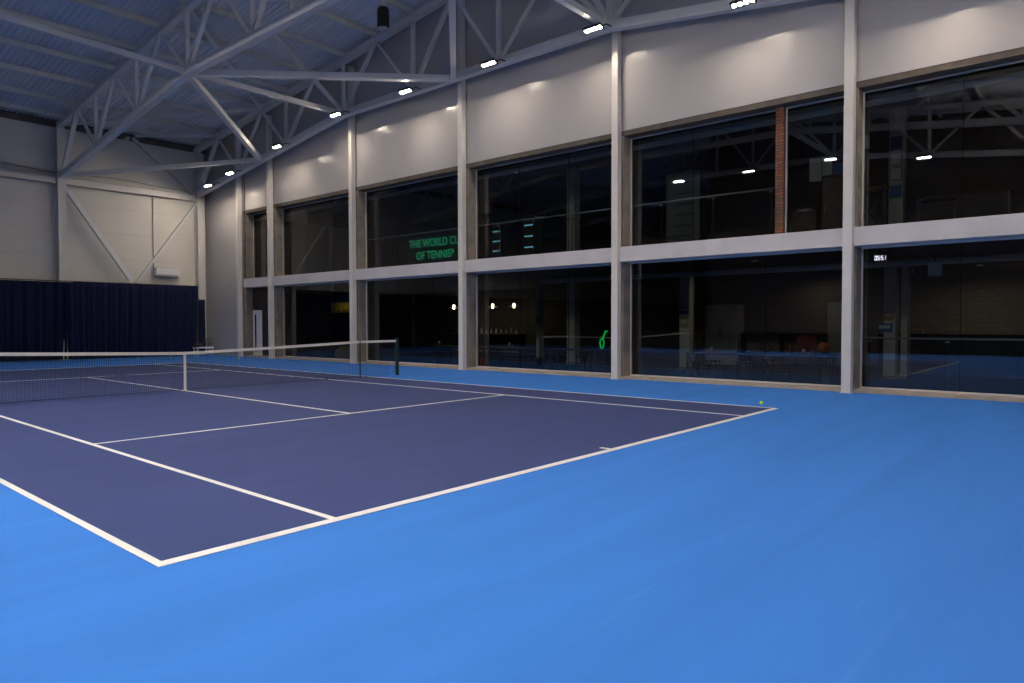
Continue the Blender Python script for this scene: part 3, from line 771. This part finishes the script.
MB().lathe([(0, 0), (.07, 0), (.075, .02), (.075, .33), (.04, .40), (.02, .42), (0, .42)], n=16).build('cylinder', 'red', e, True)
MB().box(-.02, -.05, .42, .02, .05, .46).build('valve_handle', 'black', e)
MB().tube([(0, .03, .44), (0, .1, .38), (0, .09, .12)], .01, 6).build('hose', 'black', e)
e = thing('bean_bag', 'tan padded bag on the lounge floor behind the net, left of the column', 'bag', (16.2, 20.5, 0))
MB().lathe([(0, 0), (.38, .03), (.5, .18), (.44, .42), (.2, .58), (0, .6)], n=24).build('body', 'tan', e, True)
MB().tube([(-.08, 0, .57), (-.04, 0, .66), (.04, 0, .66), (.08, 0, .57)], .014, 6).build('handle', 'black', e)

# pale cabinet, shelf, board, ball, person, door
e = thing('tall_cabinet', 'tall pale grey cabinet in the lounge with a dim horizontal band', 'cabinet', (23.3, 6.55, 0))
MB().box(-.3, -.64, 0, .3, .64, 2.24, .01).build('body', 'palecab', e)
for s in (-1, 1):
    dd = MB().box(-.315, s * .32 - .30, .06, -.30, s * .32 + .30, 2.2, .004).build('door', 'palecab', e)
    MB().box(-.34, -s * .02 + s * .06 - .01, 1.0, -.315, -s * .02 + s * .06 + .01, 1.3).build('handle', 'black', dd)
MB().box(-.318, -.45, 1.48, -.314, .45, 1.53).build('trim_strip', 'duct', e)
MB().box(-.318, -.45, 1.28, -.314, .45, 1.32).build('trim_strip', 'duct', e)
e = thing('low_shelf', 'long black open shelf along the lounge wall with beige back', 'shelf', (23.4, 4.55, 0))
MB().box(-.25, -1.6, 1.14, .25, 1.3, 1.2).build('top_board', 'black', e)
for y in (-1.6, -.15, 1.26): MB().box(-.25, y, 0, .25, y + .04, 1.14).build('side_board', 'black', e)
MB().box(-.25, -1.56, .44, .25, 1.26, .48).build('middle_board', 'black', e)
MB().box(.22, -1.56, .48, .25, 1.26, 1.14).build('back_panel', 'beige', e)
def racket(y, label):
    e = thing('tennis_racket', label, 'racket', (23.35, y, .50), 0, 'rackets on the black shelf')
    pts = [(0, .21 * math.cos(a), .17 + .15 * math.sin(a)) for a in [2 * PI * k / 24 for k in range(25)]]
    MB().tube([Vector(p) for p in pts], .02, 6, False).build('head_frame', 'black', e)
    mb = MB()
    for k in range(-5, 6):
        q = k / 6; w = math.sqrt(1 - q * q)
        mb.bar((0, .2 * q, .17 - .14 * w), (0, .2 * q, .17 + .14 * w), .004, .004); mb.bar((0, -.2 * w, .17 + .14 * q), (0, .2 * w, .17 + .14 * q), .004, .004)
    mb.build('strings', 'netcord', e)
    MB().tube([(0, -.2, .12), (0, -.42, .04)], .02, 8).build('grip', 'black', e)
racket(5.0, 'black tennis racket lying on the black lounge shelf')
for i in range(4):
    e = thing('drink_bottle', 'red drink bottle on the black lounge shelf, %s' % ['leftmost', 'second from left', 'third from left', 'rightmost'][i], 'bottle', (23.3, 4.25 - i * .22, .482), 0, 'red bottles on the black shelf')
    MB().lathe([(0, 0), (.05, 0), (.055, .02), (.055, .3), (.03, .36), (0, .36)], n=14).build('body', 'red', e, True)
    MB().lathe([(0, .36), (.03, .36), (.03, .41), (0, .42)], n=12).build('cap', 'black', e, True)
e = thing('leaning_board', 'dark maroon board leaning in the lounge beside the orange ball', 'board', (21.5, 3.1, 0))
R = Matrix.Rotation(math.radians(8), 4, 'X')
MB().box(-.02, -.27, .55, .02, .27, 1.14, .004, R).build('board', 'maroon', e)
for s in (-1, 1): MB().bar((0, s * .2 - .04, 0), (0, s * .2 - .10, .6), .03, .03).build('leg', 'black', e)
e = thing('orange_ball', 'large orange ball resting on a black stool in the lounge', 'ball', (21.5, 2.42, .57))
MB().sphere((0, 0, .185), .185, 24, 16).build('ball', 'orangeball', e, True)
MB().tube([Vector((.186 * math.cos(a), .186 * math.sin(a), .185)) for a in [2 * PI * k / 32 for k in range(33)]], .004, 5, False).build('seam', 'black', e)
o = dup(sp_, (21.5, 2.42, .10), 'black stool under the large orange ball'); o.location = (21.5, 2.42, 0); o.scale = (1, 1, .57 / .47)
d = bpy.data.objects.new('door_2', None); COL.objects.link(d); d.location = (LX - .02, 3.0, 0); d['kind'] = 'structure'
MB().box(-.04, -.5, 0, 0, .45, 2.3, .006).build('door_leaf', 'palecab', d)
MB().box(-.06, -.57, 0, .015, -.5, 2.4).build('door_jamb', 'greycab', d); MB().box(-.06, .45, 0, .015, .52, 2.4).build('door_jamb', 'greycab', d)
MB().tube([(-.1, .3, 1.05), (-.1, .18, 1.05)], .012, 6).build('door_handle', 'duct', d)

# person in the lounge
def person(loc, label):
    e = thing('person', label, 'person', loc, PI)
    me = bpy.data.meshes.new('body'); bm = bmesh.new()
    J = {'pel': (0, 0, .95), 'belly': (0, 0, 1.1), 'chest': (0, 0, 1.32), 'neck': (.01, 0, 1.48), 'head': (.03, 0, 1.58), 'top': (.02, 0, 1.68)}
    for s, n_ in ((1, 'l'), (-1, 'r')):
        J['hip' + n_] = (0, s * .10, .9); J['knee' + n_] = (.03, s * .12, .5); J['ank' + n_] = (-.02, s * .13, .08); J['toe' + n_] = (.15, s * .15, .03)
        J['sho' + n_] = (0, s * .19, 1.40); J['elb' + n_] = (-.02, s * .25, 1.12); J['wri' + n_] = (.08, s * .25, .88); J['pal' + n_] = (.10, s * .245, .80)
    Rr = {'pel': .13, 'belly': .125, 'chest': .14, 'neck': .055, 'head': .085, 'top': .075, 'hip': .095, 'knee': .06, 'ank': .042, 'toe': .035, 'sho': .065, 'elb': .045, 'wri': .03, 'pal': .035}
    V = {k: bm.verts.new(v) for k, v in J.items()}
    E_ = [('pel', 'belly'), ('belly', 'chest'), ('chest', 'neck'), ('neck', 'head'), ('head', 'top')]
    for n_ in 'lr': E_ += [('pel', 'hip' + n_), ('hip' + n_, 'knee' + n_), ('knee' + n_, 'ank' + n_), ('ank' + n_, 'toe' + n_), ('chest', 'sho' + n_), ('sho' + n_, 'elb' + n_), ('elb' + n_, 'wri' + n_), ('wri' + n_, 'pal' + n_)]
    F_ = []
    for s, n_ in ((1, 'l'), (-1, 'r')):
        for k, (dx, ln) in enumerate(((.03, .075), (.01, .085), (-.01, .08), (-.03, .065))):
            a = 'f%s%d' % (n_, k); p = Vector(J['pal' + n_])
            J[a] = p + Vector((dx, 0, -.03)); J[a + 'e'] = p + Vector((dx * 1.1 + .012, 0, -.03 - ln)); V[a] = bm.verts.new(J[a]); V[a + 'e'] = bm.verts.new(J[a + 'e'])
            E_ += [('pal' + n_, a), (a, a + 'e')]
        a = 't' + n_; J[a] = Vector(J['pal' + n_]) + Vector((.055, -s * .01, -.02)); V[a] = bm.verts.new(J[a]); E_.append(('pal' + n_, a))
    for a, c in E_: bm.edges.new((V[a], V[c]))
    bm.verts.index_update(); idx = {k: v.index for k, v in V.items()}
    bm.to_mesh(me); bm.free()
    o = bpy.data.objects.new('body', me); COL.objects.link(o); o.parent = e
    md = o.modifiers.new('skin', 'SKIN'); md.use_smooth_shade = True
    if not me.skin_vertices: me.attributes.new('skin', 'FLOAT', 'POINT')
    if me.skin_vertices:
        for k, i in idx.items():
            r = Rr.get(k) or Rr.get(k[:-1]) or (.013 if k[0] in 'ft' else .05)
            sv = me.skin_vertices[0].data[i]; sv.radius = (r, r); sv.use_root = (k == 'pel')
    o.modifiers.new('sub', 'SUBSURF').levels = 1
    me.materials.append(M['skin'])
    def cloth(rings, m, nm):
        mb = MB(); n_ = 20; rs = []
        for (x, y, z, a, c) in rings: rs.append([mb.bm.verts.new((x + a * math.cos(2 * PI * k / n_), y + c * math.sin(2 * PI * k / n_), z)) for k in range(n_)])
        for p, q in zip(rs[:-1], rs[1:]):
            for k in range(n_): mb.bm.faces.new((p[k], p[(k + 1) % n_], q[(k + 1) % n_], q[k]))
        oo = mb.build(nm, m, e, True); oo.modifiers.new('s', 'SOLIDIFY').thickness = .006; return oo
    cloth([(0, 0, .92, .155, .20), (0, 0, 1.1, .145, .185), (0, 0, 1.3, .155, .21), (0, 0, 1.40, .12, .21), (0, 0, 1.46, .07, .09)], 'vest', 'shirt')
    for s in (1, -1):
        cloth([(0, s * .195, 1.42, .075, .06), (-.01, s * .225, 1.3, .075, .065), (-.015, s * .24, 1.2, .075, .068)], 'vest', 'shirt_sleeve')
        cloth([(.0, s * .085, .98, .13, .11), (.01, s * .10, .85, .12, .11), (.02, s * .115, .58, .10, .10)], 'paper', 'shorts_leg')
        MB().lathe([(0, 0), (.05, .0), (.055, .05), (.045, .09), (0, .09)], (.0, s * .135, 0), 14).build('shoe', 'white', e, True)
    MB().lathe([(.09, 0), (.10, .04), (.085, .09), (.04, .125), (0, .13)], (.0, 0, 1.60), 16).build('hair', 'black', e, True)
    MB().lathe([(0, 0), (.012, .005), (.015, .02), (0, .04)], (.115, 0, 1.565), 8).build('nose', 'skin', e, True)
    for s in (1, -1): MB().sphere((.105, s * .032, 1.60), .011, 8, 6).build('eye', 'white', e, True)
    for s in (1, -1): MB().sphere((.02, s * .088, 1.585), .018, 8, 6).build('ear', 'skin', e, True)
    MB().box(.105, -.025, 1.53, .115, .025, 1.538).build('mouth', 'vest', e)
person((24.4, 8.2, 0), 'dim person in a red shirt and white shorts standing in the lounge behind the glass')

# dark low cabinets behind the rightmost lower window
e = thing('sideboard', 'long black sideboard along the block wall behind the rightmost lower window', 'sideboard', (22.4, -2.6, 0))
MB().box(-.3, -3.6, 0, .3, 3.6, 1.22, .01).build('body', 'black', e)
for k in range(6): MB().box(-.315, -3.5 + k * 1.18, .08, -.30, -3.5 + k * 1.18 + 1.1, 1.14, .004).build('door', 'black', e)
for i, (y, w, lb) in enumerate(((.82, .3, 'amber carton on the black sideboard, left of the column'), (.0, .22, 'amber carton on the black sideboard, right of the column'))):
    o = MB().box(-.12, -w / 2, 0, .12, w / 2, .15, .008).build('carton', 'yelpaper'); o.location = (22.2, y - .1, 1.22); tag(o, lb, 'box')
    MB().box(-.122, -w / 2, .06, .122, w / 2, .08).build('tape_strip', 'brownbox', o)

# clock, monitor, small sign
e = thing('digital_clock', 'glowing white digital clock reading 05:51 under the lounge ceiling', 'clock', (16.2, -.44, 3.08))
MB().box(-.02, -.15, -.09, .03, .15, .09, .006).build('case', 'black', e)
SEG = {'0': 'abcdef', '5': 'afgcd', '1': 'bc'}
mb = MB()
def digit(ch, yc):
    w, h, t = .034, .10, .012
    for s in SEG[ch]:
        y0, y1, z0, z1 = {'a': (-w, w, h / 2 - t, h / 2), 'd': (-w, w, -h / 2, -h / 2 + t), 'g': (-w, w, -t / 2, t / 2),
                          'f': (-w, -w + t, 0, h / 2), 'e': (-w, -w + t, -h / 2, 0), 'b': (w - t, w, 0, h / 2), 'c': (w - t, w, -h / 2, 0)}[s]
        yy0, yy1 = yc - y0 * .62, yc - y1 * .62             # screen right is -y
        mb.box(-.026, min(yy0, yy1), z0, -.02, max(yy0, yy1), z1)
for ch, yc in zip('0551', (.10, .045, -.035, -.09)): digit(ch, yc)
for z in (-.02, .02): mb.box(-.026, .0, z - .006, -.02, .009, z + .006)
mb.build('digits', 'digit', e)
MB().tube([(0, 0, .09), (0, 0, SL0 - 3.08)], .012, 6).build('hanger', 'black', e)
e = thing('hanging_screen', 'pale hanging screen under the ceiling behind the rightmost lower window', 'screen', (18.8, -1.1, 2.95))
MB().box(-.04, -.16, -.2, .04, .16, .18, .03).build('screen_body', 'white', e)
MB().tube([(.0, 0, .18), (.0, 0, SL0 - 2.95)], .015, 6).build('hanger', 'black', e)
o = notice(21.8, .1, 3.12, .26, .18, 'paper', 'small white sign hanging under the lounge ceiling right of the clock', 'sign')
MB().tube([(-.003, 0, .09), (-.003, 0, SL0 - 3.12)], .006, 6).build('hanger', 'black', o)
e = thing('wall_speaker', 'small black speaker on the lounge wall right of the pale column', 'speaker', (LX, 8.1, 2.42))
MB().box(-.2, -.14, -.17, 0, .14, .17, .015).build('cabinet', 'black', e)
MB().lathe([(0, 0), (.07, .005), (.09, .012)], n=16).build('cone', 'greycab', e).rotation_euler = (0, -PI / 2, 0)
e.children[-1].location = (-.21, 0, -.03)

# handrails inside the glass
def handrail(y0, y1, z0, h, label):
    e = thing('handrail', label, 'handrail', (15.75, (y0 + y1) / 2, z0))
    L = (y1 - y0) / 2
    MB().tube([(0, -L, h), (0, L, h)], .024, 10).build('rail', 'duct', e, True)
    k = int((y1 - y0) / 1.5)
    for i in range(k + 1):
        y = -L + .08 + i * (2 * L - .16) / k
        if z0 > 1 and 12.6 < y + (y0 + y1) / 2 < 16.3: continue  # the lettered sign stands in this stretch
        MB().bar((0, y, 0), (0, y, h), .02, .02).build('post', 'blackmetal', e)
        MB().box(-.015, y - .04, h - .09, .015, y + .04, h - .05).build('clip', 'duct', e)
handrail(-6.6, -.25, 0, 1.21, 'steel handrail behind the rightmost lower window')
handrail(1.9, 19.0, SL1, 1.25, 'long steel handrail behind the upper windows left of the brick pier')

# ------------------------------------------------------------------ upstairs
# green lettered sign
e = thing('lettered_sign', 'dark sign with glowing green letters THE WORLD CUP OF TENNIS behind the upper window', 'sign', (16.0, 14.45, 4.35))
MB().box(.0, -1.75, -.62, .04, 1.9, .52, .01).build('board', 'black', e)
def text(body, size, y, z, x, parent, m, nm, width=None):
    c = bpy.data.curves.new('t', 'FONT'); c.body = body; c.size = size; c.align_x = 'CENTER'; c.extrude = .001; c.offset = size * .005
    o = bpy.data.objects.new('t', c); COL.objects.link(o); bpy.context.view_layer.update()
    me = bpy.data.meshes.new_from_object(o.evaluated_get(bpy.context.evaluated_depsgraph_get())); bpy.data.objects.remove(o)
    xs = [v.co.x for v in me.vertices]; k = width / (max(xs) - min(xs)) if width else 1
    for v in me.vertices: v.co = Vector((x - v.co.z, y - v.co.x * k, z + v.co.y))
    me.materials.clear(); me.materials.append(M[m])
    t = bpy.data.objects.new(nm, me); COL.objects.link(t); t.parent = parent
text('THE WORLD CUP', .42, .13, .10, -.012, e, 'neon', 'lettering', 2.92)
text('OF TENNIS*', .42, .17, -.36, -.012, e, 'neon', 'lettering', 2.05)
for y in (-1.6, 1.75): MB().bar((.02, y, -.62), (.02, y, -.66 + .0), .04, .04).build('foot', 'black', e)

def slot_cabinet(y, w, h, x, lit, label):  # lit: strips get a painted glow imitating reflected light
    e = thing('slotted_cabinet', label, 'cabinet', (x, y, SL1 + .002))
    MB().box(-.25, -w / 2, 0, .25, w / 2, h, .01).build('body', 'black' if lit else 'greycab', e)
    MB().box(-.26, -w / 2 + .02, .05, -.25, w / 2 - .02, h - .05).build('front_panel', 'darkwall' if lit else 'greycab', e)
    k = 4 if lit else 7
    for i in range(k):
        z = .35 + i * (h - .7) / (k - 1)
        if lit: MB().box(-.268, -w * .38, z - .022, -.26, w * .38, z + .022).build('reflected_glow_slot', 'slotglow', e)
        else: MB().box(-.268, -w * .27, z - .03, -.26, w * .27, z + .03).build('dark_slot', 'black', e)
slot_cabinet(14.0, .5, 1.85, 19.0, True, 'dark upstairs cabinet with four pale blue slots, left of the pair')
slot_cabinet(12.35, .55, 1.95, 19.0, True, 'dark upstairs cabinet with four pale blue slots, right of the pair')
slot_cabinet(6.05, 1.2, 2.75, 19.2, False, 'tall grey upstairs cabinet with dark slots left of the brick pier')

e = thing('tall_cupboard', 'tall brown wooden cupboard upstairs right of the brick pier', 'cupboard', (18.1, 1.15, SL1))
MB().box(-.2, -.25, 0, .2, .25, 1.75, .008).build('body', 'wood', e); MB().box(-.212, -.23, .04, -.2, .23, 1.7).build('door', 'wood', e)
MB().tube([(-.23, .18, .8), (-.23, .18, 1.0)], .008, 6).build('handle', 'duct', e)
e = thing('low_cupboard', 'low brown wooden cupboard upstairs with a paper stack on top', 'cupboard', (17.9, 1.82, SL1))
MB().box(-.2, -.32, 0, .2, .32, .9, .008).build('body', 'wood', e); MB().box(-.212, -.3, .04, -.2, .3, .86).build('door', 'wood', e)
o = MB().box(-.15, -.18, 0, .15, .18, .06, .004).build('paper_stack', 'paper'); o.location = (17.9, 1.85, SL1 + .9); tag(o, 'white paper stack on the low wooden cupboard upstairs', 'papers')
MB().box(-.15, -.18, .06, .13, .16, .066).build('top_sheet', 'white', o)
for i, (y, z, w, h, m, rz) in enumerate(((1.62, 5.72, .3, .62, 'paper', .25), (1.32, 5.78, .24, .5, 'paper', 0), (1.06, 5.70, .18, .3, 'bluepaper', .1))):
    e = thing('hanging_banner', ['large pale', 'middle pale', 'small blue'][i] + ' hanging banner upstairs right of the brick pier', 'banner', (18.0, y, z), rz)
    MB().box(-.01, -w / 2, -h / 2, .01, w / 2, h / 2, .003).build('cloth', m, e); MB().tube([(0, 0, h / 2), (0, 0, UC - z)], .006, 5).build('cord', 'black', e)
    MB().tube([(0, -w / 2, h / 2), (0, w / 2, h / 2)], .012, 6).build('rod', 'blackmetal', e)

e = thing('console_table', 'dark console with crossed side bars upstairs at the left of the rightmost upper window', 'table', (16.6, -.1, SL1))
MB().box(-.2, -.38, 1.08, .2, .38, 1.13).build('top', 'wood', e)
for sy in (-1, 1):
    for sx in (-1, 1): MB().bar((sx * .17, sy * .34, 0), (sx * .17, sy * .34, 1.08), .035, .035).build('leg', 'blackmetal', e)
mb = MB(); mb.bar((-.17, -.32, .05), (-.17, .32, 1.05), .02, .03); mb.bar((-.15, -.32, 1.05), (-.15, .32, .05), .02, .03); mb.build('cross_bars', 'blackmetal', e)
e = thing('reception_desk', 'dark upstairs desk behind the rightmost upper window', 'desk', (17.4, -1.9, SL1 + .002))
MB().box(-.35, -.95, .78, .35, .95, .83, .006).build('desktop', 'darkwood', e)
for s in (-1, 1): MB().box(-.3, s * .9 - .02, 0, .3, s * .9 + .02, .78).build('side_panel', 'greycab', e)
MB().box(-.3, -.88, .2, -.27, .1, .78).build('front_panel', 'darkwood', e); MB().box(-.32, .15, .1, -.29, .85, .7).build('drawer_front', 'darkwood', e)
e = thing('air_conditioner', 'white air conditioner box upstairs at the left of the rightmost upper window', 'air conditioner', (19.0, .75, 6.5))
MB().box(-.15, -.2, -.16, .15, .2, .16, .02).build('casing', 'white', e); MB().box(-.16, -.15, -.1, -.15, .15, .1).build('grille', 'greycab', e)
MB().bar((0, 0, .16), (0, 0, UC - 6.5), .03, .03).build('hanger', 'blackmetal', e)

# ------------------------------------------------------------------ world, camera, view
w = bpy.data.worlds.new('night'); SC.world = w; w.use_nodes = True
w.node_tree.nodes['Background'].inputs['Color'].default_value = (.10, .13, .25, 1); w.node_tree.nodes['Background'].inputs['Strength'].default_value = .05
cam = bpy.data.cameras.new('camera'); co = bpy.data.objects.new('camera', cam); COL.objects.link(co)
yaw, pitch, roll = math.radians(49.09), math.radians(-1.53), math.radians(-.13)
f = Vector((math.sin(yaw) * math.cos(pitch), math.cos(yaw) * math.cos(pitch), math.sin(pitch)))
r = Vector((math.cos(yaw), -math.sin(yaw), 0)); u = r.cross(f)
c, s = math.cos(roll), math.sin(roll); r, u = r * c + u * s, u * c - r * s
mt = Matrix((r, u, -f)).transposed().to_4x4(); mt.translation = (-1.897, -4.683, 1.581); co.matrix_world = mt
cam.sensor_width = 36; cam.sensor_fit = 'HORIZONTAL'; cam.lens = 700.3 / 1024 * 36; cam.clip_end = 300; cam.clip_start = .05
SC.camera = co
vs = SC.view_settings; vs.view_transform = 'Standard'; vs.look = 'None'; vs.gamma = 1; vs.use_curve_mapping = False; vs.exposure = 0.0
SC.cycles.max_bounces = 10; SC.cycles.diffuse_bounces = 5; SC.cycles.glossy_bounces = 4; SC.cycles.transparent_max_bounces = 24
SC.cycles.use_denoising = True; SC.cycles.sample_clamp_indirect = 8
